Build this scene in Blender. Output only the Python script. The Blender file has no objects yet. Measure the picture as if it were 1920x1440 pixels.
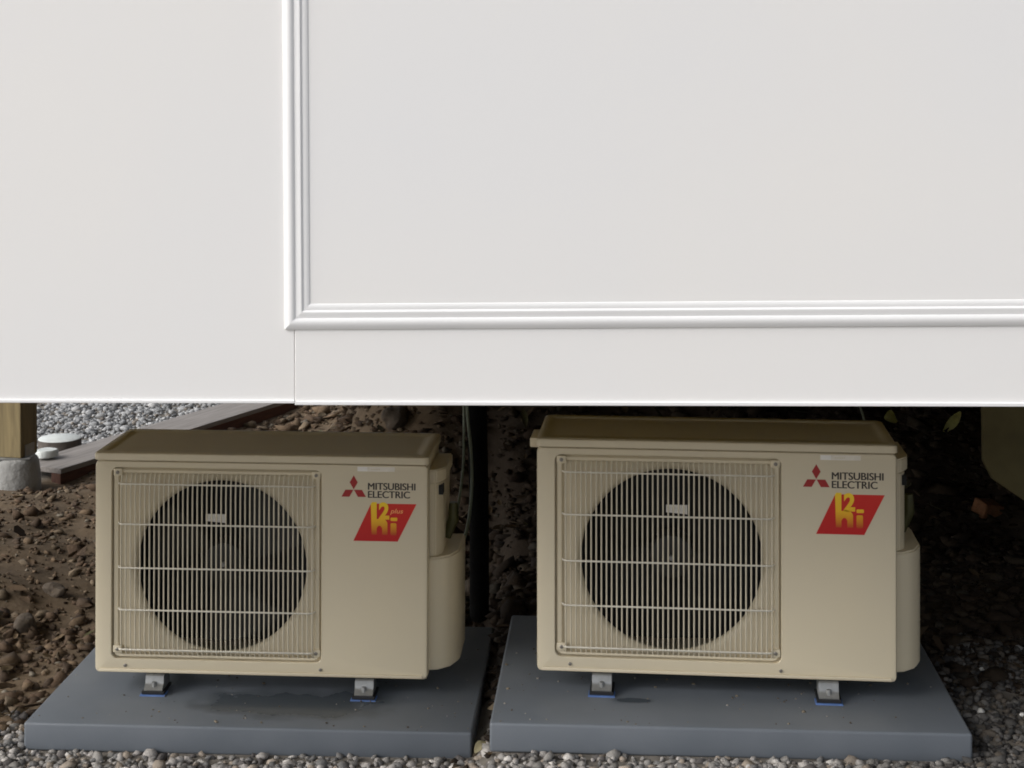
import bpy, bmesh, math, random
import numpy as np
from mathutils import Vector, Matrix

scene = bpy.context.scene
COL = scene.collection
R = math.radians

# ------------------------------------------------------------------ camera
cam_d = bpy.data.cameras.new('camera')
cam = bpy.data.objects.new('camera', cam_d)
COL.objects.link(cam)
cam.location = (0, 0, 1.46)
cam.rotation_euler = (Matrix.Rotation(R(90), 3, 'X') @ Matrix.Rotation(-0.0058, 3, 'Z')).to_euler()
cam_d.sensor_width = 36
cam_d.lens = 57.4
cam_d.shift_y = -0.2766
cam_d.clip_start = 0.05
cam_d.clip_end = 1500
scene.camera = cam

# ------------------------------------------------------------------ light
SUN_EL, SUN_AZ = 36, -70          # azimuth measured from behind the camera, negative = from the left
world = bpy.data.worlds.new('World')
scene.world = world
world.use_nodes = True
wn = world.node_tree
bg = wn.nodes['Background']
sky = wn.nodes.new('ShaderNodeTexSky')
sky.sky_type = 'NISHITA'
sky.sun_disc = False
sky.sun_elevation = R(SUN_EL)
sky.air_density = 0.8
sky.dust_density = 3.0
sky.ozone_density = 0.6
sky.altitude = 50
bg.inputs['Strength'].default_value = 0.125
veil = wn.nodes.new('ShaderNodeHueSaturation')        # thin even cloud greys the sky
veil.inputs['Saturation'].default_value = 0.3
wn.links.new(sky.outputs[0], veil.inputs['Color'])
wn.links.new(veil.outputs[0], bg.inputs['Color'])
sun_dir = Vector((math.sin(R(SUN_AZ)) * math.cos(R(SUN_EL)), -math.cos(R(SUN_AZ)) * math.cos(R(SUN_EL)), math.sin(R(SUN_EL))))
sky.sun_rotation = math.atan2(sun_dir.x, sun_dir.y)
sl = bpy.data.lights.new('sun', 'SUN')
sl.energy = 1.4
sl.angle = R(40)
sl.color = (1.0, 0.97, 0.93)
sun = bpy.data.objects.new('sun', sl)
sun.rotation_euler = sun_dir.to_track_quat('Z', 'Y').to_euler()
sun.location = (-4, -4, 8)
COL.objects.link(sun)

scene.view_settings.view_transform = 'Standard'
scene.view_settings.look = 'None'
scene.view_settings.exposure = 0.62
scene.view_settings.gamma = 1.0
scene.view_settings.use_curve_mapping = False
scene.cycles.filter_width = 1.8
scene.render.resolution_x, scene.render.resolution_y = 1024, 768

rng = np.random.default_rng(7)
random.seed(7)

# ------------------------------------------------------------------ materials
def mat(name, col, rough=0.6, var=0.06, scale=6.0, bump=0.0, bscale=80.0, metal=0.0, spec=0.5, detail=4.0, hue=None):
    """principled with noise variation of colour and optional fine relief"""
    m = bpy.data.materials.new(name)
    m.use_nodes = True
    nt = m.node_tree
    b = nt.nodes['Principled BSDF']
    b.inputs['Roughness'].default_value = rough
    b.inputs['Metallic'].default_value = metal
    b.inputs['Specular IOR Level'].default_value = spec
    tc = nt.nodes.new('ShaderNodeTexCoord')
    nz = nt.nodes.new('ShaderNodeTexNoise')
    nz.inputs['Scale'].default_value = scale
    nz.inputs['Detail'].default_value = detail
    nt.links.new(tc.outputs['Object'], nz.inputs['Vector'])
    rp = nt.nodes.new('ShaderNodeValToRGB')
    c2 = hue or col
    rp.color_ramp.elements[0].position = 0.3
    rp.color_ramp.elements[1].position = 0.7
    rp.color_ramp.elements[0].color = (*[max(0, v * (1 - var)) for v in col], 1)
    rp.color_ramp.elements[1].color = (*[min(1, v * (1 + var)) for v in c2], 1)
    nt.links.new(nz.outputs['Fac'], rp.inputs['Fac'])
    nt.links.new(rp.outputs['Color'], b.inputs['Base Color'])
    if bump:
        n2 = nt.nodes.new('ShaderNodeTexNoise')
        n2.inputs['Scale'].default_value = bscale
        n2.inputs['Detail'].default_value = 5
        nt.links.new(tc.outputs['Object'], n2.inputs['Vector'])
        bp = nt.nodes.new('ShaderNodeBump')
        bp.inputs['Strength'].default_value = bump
        bp.inputs['Distance'].default_value = 0.01
        nt.links.new(n2.outputs['Fac'], bp.inputs['Height'])
        nt.links.new(bp.outputs['Normal'], b.inputs['Normal'])
    return m

def attr_mat(name, rough=0.9, bump=0.3, bscale=120.0, mult=(1, 1, 1)):
    """colour per piece from a colour attribute, broken up with grain"""
    m = bpy.data.materials.new(name)
    m.use_nodes = True
    nt = m.node_tree
    b = nt.nodes['Principled BSDF']
    b.inputs['Roughness'].default_value = rough
    b.inputs['Specular IOR Level'].default_value = 0.25
    at = nt.nodes.new('ShaderNodeAttribute')
    at.attribute_name = 'tint'
    tc = nt.nodes.new('ShaderNodeTexCoord')
    nz = nt.nodes.new('ShaderNodeTexNoise')
    nz.inputs['Scale'].default_value = bscale
    nz.inputs['Detail'].default_value = 4
    nt.links.new(tc.outputs['Object'], nz.inputs['Vector'])
    mr = nt.nodes.new('ShaderNodeMapRange')
    mr.inputs['To Min'].default_value = 0.65
    mr.inputs['To Max'].default_value = 1.35
    nt.links.new(nz.outputs['Fac'], mr.inputs['Value'])
    mx = nt.nodes.new('ShaderNodeMix')
    mx.data_type = 'RGBA'
    mx.blend_type = 'MULTIPLY'
    mx.inputs['Factor'].default_value = 1
    nt.links.new(at.outputs['Color'], mx.inputs['A'])
    nt.links.new(mr.outputs['Result'], mx.inputs['B'])
    nt.links.new(mx.outputs['Result'], b.inputs['Base Color'])
    bp = nt.nodes.new('ShaderNodeBump')
    bp.inputs['Strength'].default_value = bump
    bp.inputs['Distance'].default_value = 0.004
    nt.links.new(nz.outputs['Fac'], bp.inputs['Height'])
    nt.links.new(bp.outputs['Normal'], b.inputs['Normal'])
    return m

M = {}
M['wall'] = mat('white_wall_paint', (0.81, 0.81, 0.815), 0.6, 0.018, 1.0, 0.022, 70, hue=(0.815, 0.80, 0.778))
M['trim'] = mat('white_moulding_paint', (0.82, 0.82, 0.82), 0.4, 0.015, 4)
M['under'] = mat('plywood_underside', (0.46, 0.34, 0.03), 0.8, 0.15, 5)
M['roof'] = mat('roof_metal', (0.2, 0.2, 0.21), 0.5, 0.1, 3)
M['beige'] = mat('beige_powder_coat', (0.70, 0.62, 0.46), 0.48, 0.035, 3, 0.05, 500, hue=(0.69, 0.605, 0.435))
M['beige_wire'] = mat('beige_coated_wire', (0.62, 0.56, 0.43), 0.5, 0.06, 20)
M['cross'] = mat('pale_cross_wire', (0.74, 0.70, 0.60), 0.45, 0.05, 20)
M['fan'] = mat('dark_fan_plastic', (0.022, 0.021, 0.019), 0.6, 0.1, 9)
M['cavity'] = mat('dark_cavity', (0.012, 0.012, 0.012), 0.8, 0.2, 9)  # near black, on the handle block the colour stands in for shade
M['coil'] = mat('dark_coil_fins', (0.02, 0.02, 0.022), 0.5, 0.3, 60)
M['screw'] = mat('steel_screw', (0.30, 0.28, 0.25), 0.35, 0.1, 40, metal=0.7)
M['galv'] = mat('galvanised_steel', (0.33, 0.335, 0.33), 0.42, 0.15, 60, metal=0.6)
M['rubber'] = mat('black_rubber', (0.012, 0.012, 0.014), 0.6, 0.1, 30)
M['blue'] = mat('blue_pad', (0.11, 0.20, 0.46), 0.5, 0.12, 40)
M['print_red'] = mat('red_emblem_ink', (0.36, 0.02, 0.02), 0.45, 0.06, 30)
M['print_dark'] = mat('dark_letter_ink', (0.045, 0.035, 0.03), 0.5, 0.1, 30)
M['label'] = mat('pale_label', (0.88, 0.85, 0.80), 0.4, 0.04, 60)
M['label2'] = mat('cream_label', (0.80, 0.75, 0.66), 0.4, 0.06, 60)
M['plus'] = mat('orange_script_ink', (0.95, 0.40, 0.14), 0.45, 0.06, 60)
M['pipe'] = mat('black_pipe_insulation', (0.006, 0.006, 0.006), 0.9, 0.2, 20, 0.2, 90, spec=0.1)
M['cable'] = mat('grey_green_cable', (0.17, 0.20, 0.15), 0.5, 0.08, 30)
M['brass'] = mat('olive_brass_valve', (0.05, 0.05, 0.015), 0.4, 0.15, 40, metal=0.3)
M['concrete'] = mat('grey_concrete', (0.29, 0.29, 0.28), 0.9, 0.18, 12, 0.5, 60)
M['concrete_white'] = mat('chalky_concrete', (0.55, 0.58, 0.57), 0.85, 0.08, 14, 0.3, 60)
M['earth_side'] = mat('earth_stained_concrete', (0.10, 0.085, 0.075), 0.95, 0.3, 18, 0.5, 50)
M['brick'] = mat('orange_brick', (0.20, 0.09, 0.04), 0.9, 0.25, 40, 0.5, 90)
M['leaf'] = mat('yellow_green_leaf', (0.80, 0.78, 0.32), 0.55, 0.15, 50)
M['leaf_cream'] = mat('cream_dry_leaf', (0.62, 0.56, 0.36), 0.6, 0.12, 50)
M['pebble'] = mat('white_pebble', (0.68, 0.67, 0.64), 0.7, 0.08, 50)
M['rock'] = mat('brown_rock', (0.085, 0.066, 0.048), 0.9, 0.3, 25, 0.6, 60)
M['ply'] = mat('olive_plywood', (0.17, 0.14, 0.06), 0.8, 0.18, 7, 0.15, 60)
M['gravel'] = attr_mat('gravel_stone', 0.9, 0.35, 150)
M['litter'] = attr_mat('leaf_litter', 0.8, 0.2, 150)

def wood_mat(name, c1, c2, axis_scale, rough=0.8):
    m = bpy.data.materials.new(name)
    m.use_nodes = True
    nt = m.node_tree
    b = nt.nodes['Principled BSDF']
    b.inputs['Roughness'].default_value = rough
    tc = nt.nodes.new('ShaderNodeTexCoord')
    mp = nt.nodes.new('ShaderNodeMapping')
    mp.inputs['Scale'].default_value = axis_scale
    nz = nt.nodes.new('ShaderNodeTexNoise')
    nz.inputs['Scale'].default_value = 6
    nz.inputs['Detail'].default_value = 6
    nz.inputs['Distortion'].default_value = 0.6
    rp = nt.nodes.new('ShaderNodeValToRGB')
    rp.color_ramp.elements[0].position = 0.3
    rp.color_ramp.elements[1].position = 0.72
    rp.color_ramp.elements[0].color = (*c1, 1)
    rp.color_ramp.elements[1].color = (*c2, 1)
    bp = nt.nodes.new('ShaderNodeBump')
    bp.inputs['Strength'].default_value = 0.3
    bp.inputs['Distance'].default_value = 0.004
    L = nt.links.new
    L(tc.outputs['Object'], mp.inputs['Vector']); L(mp.outputs['Vector'], nz.inputs['Vector'])
    L(nz.outputs['Fac'], rp.inputs['Fac']); L(rp.outputs['Color'], b.inputs['Base Color'])
    L(nz.outputs['Fac'], bp.inputs['Height']); L(bp.outputs['Normal'], b.inputs['Normal'])
    return m
M['post'] = wood_mat('treated_post_wood', (0.15, 0.115, 0.055), (0.25, 0.195, 0.095), (9, 9, 0.9))
M['plank'] = wood_mat('weathered_plank_top', (0.17, 0.155, 0.145), (0.28, 0.26, 0.245), (1.0, 14, 14))
M['plank_side'] = wood_mat('red_stained_plank_edge', (0.055, 0.022, 0.014), (0.12, 0.05, 0.03), (1.0, 14, 14))

# grey plastic equipment pad with faint scuffs and a darker, smoother patch of its own shape
def pad_mat(name, dark_patch=None):
    m = bpy.data.materials.new(name)
    m.use_nodes = True
    nt = m.node_tree
    N, L = nt.nodes.new, nt.links.new
    b = nt.nodes['Principled BSDF']
    tc = N('ShaderNodeTexCoord')
    nz = N('ShaderNodeTexNoise'); nz.inputs['Scale'].default_value = 5; nz.inputs['Detail'].default_value = 6
    L(tc.outputs['Object'], nz.inputs['Vector'])
    rp = N('ShaderNodeValToRGB')
    rp.color_ramp.elements[0].position = 0.3; rp.color_ramp.elements[1].position = 0.75
    rp.color_ramp.elements[0].color = (0.124, 0.142, 0.164, 1); rp.color_ramp.elements[1].color = (0.160, 0.177, 0.200, 1)
    L(nz.outputs['Fac'], rp.inputs['Fac'])
    col = rp.outputs['Color']
    b.inputs['Roughness'].default_value = 0.55
    if dark_patch:
        cx, cy, hx, hy = dark_patch
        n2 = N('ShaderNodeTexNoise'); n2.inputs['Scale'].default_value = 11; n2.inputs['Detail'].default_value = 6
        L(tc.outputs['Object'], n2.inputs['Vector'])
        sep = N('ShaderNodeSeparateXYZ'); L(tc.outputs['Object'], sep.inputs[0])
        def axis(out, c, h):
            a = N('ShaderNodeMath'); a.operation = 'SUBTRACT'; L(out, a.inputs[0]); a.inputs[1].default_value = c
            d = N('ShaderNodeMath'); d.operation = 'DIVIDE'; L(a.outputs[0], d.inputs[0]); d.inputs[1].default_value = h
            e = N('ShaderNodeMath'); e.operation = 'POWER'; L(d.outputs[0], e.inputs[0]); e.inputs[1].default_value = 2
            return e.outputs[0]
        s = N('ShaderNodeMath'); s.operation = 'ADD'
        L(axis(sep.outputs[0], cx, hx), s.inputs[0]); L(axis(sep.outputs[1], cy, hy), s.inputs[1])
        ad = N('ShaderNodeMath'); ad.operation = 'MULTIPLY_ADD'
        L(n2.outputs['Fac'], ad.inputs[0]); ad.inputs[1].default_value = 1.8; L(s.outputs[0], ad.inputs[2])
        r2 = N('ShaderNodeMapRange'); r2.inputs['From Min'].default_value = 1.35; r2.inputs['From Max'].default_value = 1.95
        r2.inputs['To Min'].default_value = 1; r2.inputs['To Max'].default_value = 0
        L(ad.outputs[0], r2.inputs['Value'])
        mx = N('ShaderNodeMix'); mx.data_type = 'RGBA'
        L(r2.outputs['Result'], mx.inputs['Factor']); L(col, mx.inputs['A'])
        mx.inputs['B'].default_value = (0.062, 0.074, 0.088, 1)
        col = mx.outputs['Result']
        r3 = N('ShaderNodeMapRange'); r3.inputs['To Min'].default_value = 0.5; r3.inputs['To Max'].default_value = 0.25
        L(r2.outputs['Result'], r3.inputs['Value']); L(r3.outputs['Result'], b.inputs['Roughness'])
    L(col, b.inputs['Base Color'])
    n3 = N('ShaderNodeTexNoise'); n3.inputs['Scale'].default_value = 260
    L(tc.outputs['Object'], n3.inputs['Vector'])
    bp = N('ShaderNodeBump'); bp.inputs['Strength'].default_value = 0.12; bp.inputs['Distance'].default_value = 0.002
    L(n3.outputs['Fac'], bp.inputs['Height']); L(bp.outputs['Normal'], b.inputs['Normal'])
    return m

# ink of the parallelogram sticker and of its fading letters (object z runs up the print)
def fade_mat(name, z0, z1, stops):
    m = bpy.data.materials.new(name)
    m.use_nodes = True
    nt = m.node_tree
    b = nt.nodes['Principled BSDF']
    b.inputs['Roughness'].default_value = 0.4
    tc = nt.nodes.new('ShaderNodeTexCoord')
    sp = nt.nodes.new('ShaderNodeSeparateXYZ')
    mr = nt.nodes.new('ShaderNodeMapRange')
    mr.inputs['From Min'].default_value = z0
    mr.inputs['From Max'].default_value = z1
    rp = nt.nodes.new('ShaderNodeValToRGB')
    while len(rp.color_ramp.elements) < len(stops):
        rp.color_ramp.elements.new(0.5)
    for e, (p, c) in zip(rp.color_ramp.elements, stops):
        e.position = p
        e.color = (*c, 1)
    L = nt.links.new
    L(tc.outputs['Object'], sp.inputs[0]); L(sp.outputs[2], mr.inputs['Value'])
    L(mr.outputs['Result'], rp.inputs['Fac']); L(rp.outputs['Color'], b.inputs['Base Color'])
    return m

# ------------------------------------------------------------------ helpers
def link(name, bm, m, parent=None, sharp=None, loc=None):
    me = bpy.data.meshes.new(name)
    bmesh.ops.recalc_face_normals(bm, faces=bm.faces)
    bm.to_mesh(me)
    bm.free()
    return link_mesh(name, me, m, parent, sharp, loc)

def link_mesh(name, me, m, parent=None, sharp=None, loc=None):
    for k in (m if isinstance(m, (list, tuple)) else [m]):
        me.materials.append(k)
    if sharp is not None:
        me.polygons.foreach_set('use_smooth', [True] * len(me.polygons))
        me.set_sharp_from_angle(angle=R(sharp))
    o = bpy.data.objects.new(name, me)
    COL.objects.link(o)
    if parent:
        o.parent = parent
    if loc:
        o.location = loc
    return o

def empty(name, loc, rot=(0, 0, 0)):
    o = bpy.data.objects.new(name, None)
    o.empty_display_size = 0.1
    COL.objects.link(o)
    o.location = loc
    o.rotation_euler = rot
    return o

def tag(o, label=None, cat=None, group=None, kind=None):
    if label: o['label'] = label
    if cat: o['category'] = cat
    if group: o['group'] = group
    if kind: o['kind'] = kind
    return o

def box(bm, x0, x1, y0, y1, z0, z1, bevel=0, seg=2):
    vs = [bm.verts.new(p) for p in ((x0,y0,z0),(x1,y0,z0),(x1,y1,z0),(x0,y1,z0),(x0,y0,z1),(x1,y0,z1),(x1,y1,z1),(x0,y1,z1))]
    fs = [bm.faces.new([vs[i] for i in f]) for f in ((3,2,1,0),(4,5,6,7),(0,1,5,4),(1,2,6,5),(2,3,7,6),(3,0,4,7))]
    if bevel:
        es = list({e for f in fs for e in f.edges})
        bmesh.ops.bevel(bm, geom=es, offset=bevel, segments=seg, affect='EDGES', profile=0.5)
    return bm

def newbox(*a, **k):
    return box(bmesh.new(), *a, **k)

def prism(bm, pts, y0, y1):
    """polygon in XZ extruded from y0 to y1"""
    a = [bm.verts.new((x, y0, z)) for x, z in pts]
    b = [bm.verts.new((x, y1, z)) for x, z in pts]
    bm.faces.new(a)
    bm.faces.new(b[::-1])
    n = len(pts)
    for i in range(n):
        j = (i + 1) % n
        bm.faces.new((a[i], b[i], b[j], a[j]))
    return bm

def tube(bm, pts, r, n=8, caps=True):
    pts = [Vector(p) for p in pts]
    rings = []
    up = None
    for i, p in enumerate(pts):
        t = (pts[min(i + 1, len(pts) - 1)] - pts[max(i - 1, 0)]).normalized()
        if up is None:
            up = t.orthogonal().normalized()
        else:
            up = (up - t * up.dot(t)).normalized()
        s = t.cross(up)
        rr = r[i] if isinstance(r, (list, tuple)) else r
        rings.append([bm.verts.new(p + (up * math.cos(a) + s * math.sin(a)) * rr) for a in [2 * math.pi * k / n for k in range(n)]])
    for a, b in zip(rings, rings[1:]):
        for k in range(n):
            bm.faces.new((a[k], a[(k + 1) % n], b[(k + 1) % n], b[k]))
    if caps:
        bm.faces.new(rings[0][::-1])
        bm.faces.new(rings[-1])
    return bm

def rrect(x0, x1, z0, z1, r, n=5):
    out = []
    for cx, cz, a0 in ((x1 - r, z1 - r, 0), (x0 + r, z1 - r, 90), (x0 + r, z0 + r, 180), (x1 - r, z0 + r, 270)):
        for k in range(n + 1):
            a = R(a0 + 90 * k / n)
            out.append((cx + r * math.cos(a), cz + r * math.sin(a)))
    return out

def circle(cx, cz, r, n=64):
    return [(cx + r * math.cos(2 * math.pi * k / n), cz + r * math.sin(2 * math.pi * k / n)) for k in range(n)]

def loop(bm, pts, y):
    vs = [bm.verts.new((x, y, z)) for x, z in pts]
    return vs

def bridge(bm, a, b):
    n = len(a)
    for i in range(n):
        j = (i + 1) % n
        bm.faces.new((a[i], a[j], b[j], b[i]))

def fill_between(bm, *loops):
    es = []
    for vs in loops:
        for i in range(len(vs)):
            p, q = vs[i], vs[(i + 1) % len(vs)]
            e = bm.edges.get((p, q)) or bm.edges.new((p, q))
            es.append(e)
    bmesh.ops.triangle_fill(bm, use_beauty=True, use_dissolve=False, edges=es)

def smooth(t):
    t = np.clip(t, 0, 1)
    return t * t * (3 - 2 * t)

_perm = np.random.default_rng(3).random((256, 256))
def vnoise(x, y):
    xi, yi = np.floor(x).astype(int), np.floor(y).astype(int)
    fx, fy = x - xi, y - yi
    fx, fy = fx * fx * (3 - 2 * fx), fy * fy * (3 - 2 * fy)
    g = lambda i, j: _perm[i % 256, j % 256]
    return (g(xi, yi) * (1 - fx) + g(xi + 1, yi) * fx) * (1 - fy) + (g(xi, yi + 1) * (1 - fx) + g(xi + 1, yi + 1) * fx) * fy

def fbm(x, y, o=4):
    s, a = 0, 1.0
    for k in range(o):
        s = s + a * (vnoise(x * 2 ** k + 17 * k, y * 2 ** k + 31 * k) - 0.5)
        a *= 0.5
    return s

# ------------------------------------------------------------------ ground
A_PL, B_PL = np.array((-1.838, 6.32)), np.array((-0.855, 8.29))      # line of the timber plank
D_PL = (B_PL - A_PL) / np.linalg.norm(B_PL - A_PL)
N_PL = np.array((D_PL[1], -D_PL[0]))                                # points towards the bank side

def soil_side(x, y):
    """signed distance to the plank line, positive on the crawl space side"""
    return (x - A_PL[0]) * N_PL[0] + (y - A_PL[1]) * N_PL[1]

def ground_z(x, y):
    x, y = np.asarray(x, float), np.asarray(y, float)
    near = np.exp(-((np.maximum(0, np.abs(x) - 4)) ** 2 + (np.maximum(0, np.abs(y - 5) - 5)) ** 2) / 8)
    z = 0.07 * smooth((x + 0.09) / 0.1) * near
    # earth bank filling the back of the crawl space
    bank = 0.85 * smooth((y - 5.1 + 0.25 * fbm(x * 1.3, y * 1.3)) / 1.7) * smooth((soil_side(x, y) - 0.15) / 0.5) * smooth((x + 0.85) / 0.55)
    z = z + bank * near
    # loose soil heap at the left
    z = z + 0.10 * np.exp(-(((x + 1.75) / 0.42) ** 2 + ((y - 5.2) / 0.75) ** 2))
    soil = smooth((y - 3.9) / 0.5) * smooth(soil_side(x, y) / 0.15)
    z = z + near * (0.008 + 0.035 * soil) * fbm(x * 4, y * 4)
    # flat seats below the two pads
    for (cx, cy, hx, hy, h) in ((-0.60, 4.05, 0.50, 0.40, -0.010), (0.48, 3.85, 0.51, 0.40, 0.060)):
        w = smooth((hx + 0.04 - np.abs(x - cx)) / 0.05) * smooth((hy + 0.10 - np.abs(y - cy)) / 0.10)
        z = z * (1 - w) + h * w
    return z

def axis_pts(lo, hi, step, far):
    core = np.arange(lo, hi + step / 2, step)
    out = step * np.cumsum(1.28 ** np.arange(1, 60))
    out = out[out < far]
    return np.concatenate([(lo - out)[::-1], core, hi + out])

gx, gy = axis_pts(-3.0, 3.0, 0.035, 500), axis_pts(2.2, 8.6, 0.035, 500)
X, Y = np.meshgrid(gx, gy)
Z = ground_z(X, Y)
nx, ny = len(gx), len(gy)
co = np.stack([X.ravel(), Y.ravel(), Z.ravel()], 1)
idx = np.arange(nx * ny).reshape(ny, nx)
quads = np.stack([idx[:-1, :-1].ravel(), idx[:-1, 1:].ravel(), idx[1:, 1:].ravel(), idx[1:, :-1].ravel()], 1)

def np_mesh(name, co, faces, tint=None):
    k = faces.shape[1]
    me = bpy.data.meshes.new(name)
    me.vertices.add(len(co)); me.vertices.foreach_set('co', co.astype(np.float32).ravel())
    me.loops.add(faces.size); me.loops.foreach_set('vertex_index', faces.astype(np.int32).ravel())
    me.polygons.add(len(faces))
    me.polygons.foreach_set('loop_start', np.arange(0, faces.size, k, dtype=np.int32))
    me.polygons.foreach_set('loop_total', np.full(len(faces), k, dtype=np.int32))
    if tint is not None:
        at = me.color_attributes.new('tint', 'FLOAT_COLOR', 'POINT')
        at.data.foreach_set('color', np.concatenate([tint, np.ones((len(tint), 1))], 1).astype(np.float32).ravel())
    me.update(calc_edges=True)
    me.validate()
    return me

# soil / grit: brown under the house, grey grit in the open
g_soil = smooth((Y - 3.75 + 0.5 * fbm(X * 2.2, Y * 2.2)) / 0.35) * smooth((soil_side(X, Y) + 0.02) / 0.08)
g_soil = np.maximum(g_soil, smooth((-0.98 - X + 0.3 * fbm(X * 3, Y * 3)) / 0.2) * smooth((Y - 3.72) / 0.12) * smooth(soil_side(X, Y) / 0.08))
nbrown = 0.75 + 0.5 * (fbm(X * 3, Y * 3) + 0.5)
soil_c = np.stack([0.125 * nbrown, 0.092 * nbrown, 0.060 * nbrown], -1)
dark = smooth((X + 0.45) / 0.4)[..., None]  # soil darkened rightwards, crawl space shade put into the tint
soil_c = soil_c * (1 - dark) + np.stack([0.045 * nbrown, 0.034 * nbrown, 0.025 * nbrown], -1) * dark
grit_c = np.stack([0.165 * nbrown, 0.15 * nbrown, 0.13 * nbrown], -1)
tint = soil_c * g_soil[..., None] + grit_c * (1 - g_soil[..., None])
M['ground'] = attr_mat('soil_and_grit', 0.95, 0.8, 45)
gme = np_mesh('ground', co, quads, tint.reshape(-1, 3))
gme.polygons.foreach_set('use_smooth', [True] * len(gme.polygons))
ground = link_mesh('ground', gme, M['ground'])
tag(ground, 'brown soil and grey grit ground under and around the raised house', 'ground', kind='structure')

# ------------------------------------------------------------------ house
H_YAW = -0.043
WY = 3.12
KW = WY / 3.5
house = empty('house', (0, WY, 0), (0, 0, H_YAW))
tag(house, 'white panelled raised house wall overhanging the two outdoor units', 'house')
HX0, HX1, HD, ZB, ZT = -2.15, 3.6, 3.43, 1.46 - 0.648 * KW, 3.3
SEAM = -0.472 * KW
# two wall panels meet at a hairline seam; the right one hangs 2 mm lower
link('wall_panel', newbox(HX0, SEAM - 0.0004, 0, 0.03, ZB + 0.003, ZT, bevel=0.0015), M['wall'], house)
link('wall_panel', newbox(SEAM + 0.0004, HX1, -0.001, 0.03, ZB, ZT, bevel=0.0015), M['wall'], house)
link('highlight_lip', newbox(HX0, SEAM - 0.0004, -0.0045, 0.012, ZB - 0.001, ZB + 0.005, bevel=0.0012), M['trim'], house)  # added lip catching sky light to give the bright line at the wall foot
link('highlight_lip', newbox(SEAM + 0.0004, HX1, -0.0055, 0.012, ZB - 0.004, ZB + 0.003, bevel=0.0012), M['trim'], house)  # same added highlight lip under the right panel
# stepped panel moulding: profile is (distance from outer edge, how far it stands proud)
prof = [(0, 0), (0, 0.007), (0.003, 0.011), (0.008, 0.0165), (0.014, 0.019), (0.019, 0.0175), (0.023, 0.012), (0.0245, 0.0095),
        (0.028, 0.0105), (0.033, 0.0135), (0.0375, 0.0135), (0.040, 0.010), (0.0415, 0.0065), (0.046, 0.0075), (0.050, 0.0065), (0.054, 0.003), (0.055, 0)]
prof = [(d * KW, h * KW * 0.45) for d, h in prof]
OX, OZ, TILT = SEAM - 0.021 * KW, 1.46 - 0.490 * KW, 0.0052
def moulding(name, vertical):
    bm = bmesh.new()
    a, b = [], []
    for d, h in prof:
        if vertical:
            a.append(bm.verts.new((OX + d, -0.001 - h, OZ + d)))
            b.append(bm.verts.new((OX + d - 0.002, -0.001 - h, ZT - 0.05)))
        else:
            a.append(bm.verts.new((OX + d, -0.001 - h, OZ + d)))
            b.append(bm.verts.new((HX1 - 0.3, -0.001 - h, OZ + d + TILT * (HX1 - OX))))
    for i in range(len(prof) - 1):
        bm.faces.new((a[i], a[i + 1], b[i + 1], b[i]))
    bm.faces.new(a); bm.faces.new(b[::-1])
    return link(name, bm, M['trim'], house, sharp=28)
moulding('moulding', True)
moulding('moulding', False)
# floor, joists, outer shell
fl = link('floor', newbox(HX0 + 0.002, HX1 - 0.002, 0.031, HD, 0.99, 1.05), M['under'], house)
for i in range(12):
    x = HX0 + 0.15 + i * 0.48
    link('joist', newbox(x, x + 0.045, 0.04, HD - 0.02, 0.915, 0.989), M['under'], fl)
link('side_wall', newbox(HX0, HX0 + 0.03, 0.032, HD, 1.051, ZT), M['wall'], house)
link('side_wall', newbox(HX1 - 0.03, HX1, 0.032, HD, 0.0, ZT), M['wall'], house)
link('back_wall', newbox(HX0 + 0.032, HX1 - 0.032, HD - 0.03, HD - 0.001, 1.051, ZT), M['wall'], house)
link('skirting_panel', newbox(-0.1, HX1 - 0.032, HD - 0.03, HD - 0.001, 0.1, 0.989), M['under'], house)
link('roof', newbox(HX0 - 0.15, HX1 + 0.15, -0.12, HD + 0.15, ZT + 0.001, ZT + 0.12), M['roof'], house)

# ------------------------------------------------------------------ equipment pads
def make_pad(loc, tilt, yaw, label, dark_patch=None):
    t = empty('equipment_pad', loc, (0, -tilt, yaw))
    bm = newbox(0, 1.021, 0, 0.738, -0.064, 0, bevel=0.006, seg=3)
    link('slab', bm, pad_mat('grey_pad_plastic', dark_patch), t, sharp=40)
    tag(t, label, 'pad', 'pads under the outdoor units')
    return t
make_pad((-1.117, 3.706, 0.0555), -0.0071, -0.0577, 'left grey slab pad with a dark patch near its front', dark_patch=(0.60, 0.150, 0.27, 0.105))
make_pad((-0.056, 3.504, 0.1255), -0.0051, -0.0639, 'right grey slab pad nearest the dark soil and white pebbles', dark_patch=(0.31, 0.15, 0.05, 0.02))

# ------------------------------------------------------------------ air conditioner
W, HH, D = 0.80, 0.527, 0.285
OFF = Vector((-W / 2, -D / 2, 0.045))
def shift(o):
    o.data.transform(Matrix.Translation(OFF))
    return o

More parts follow.
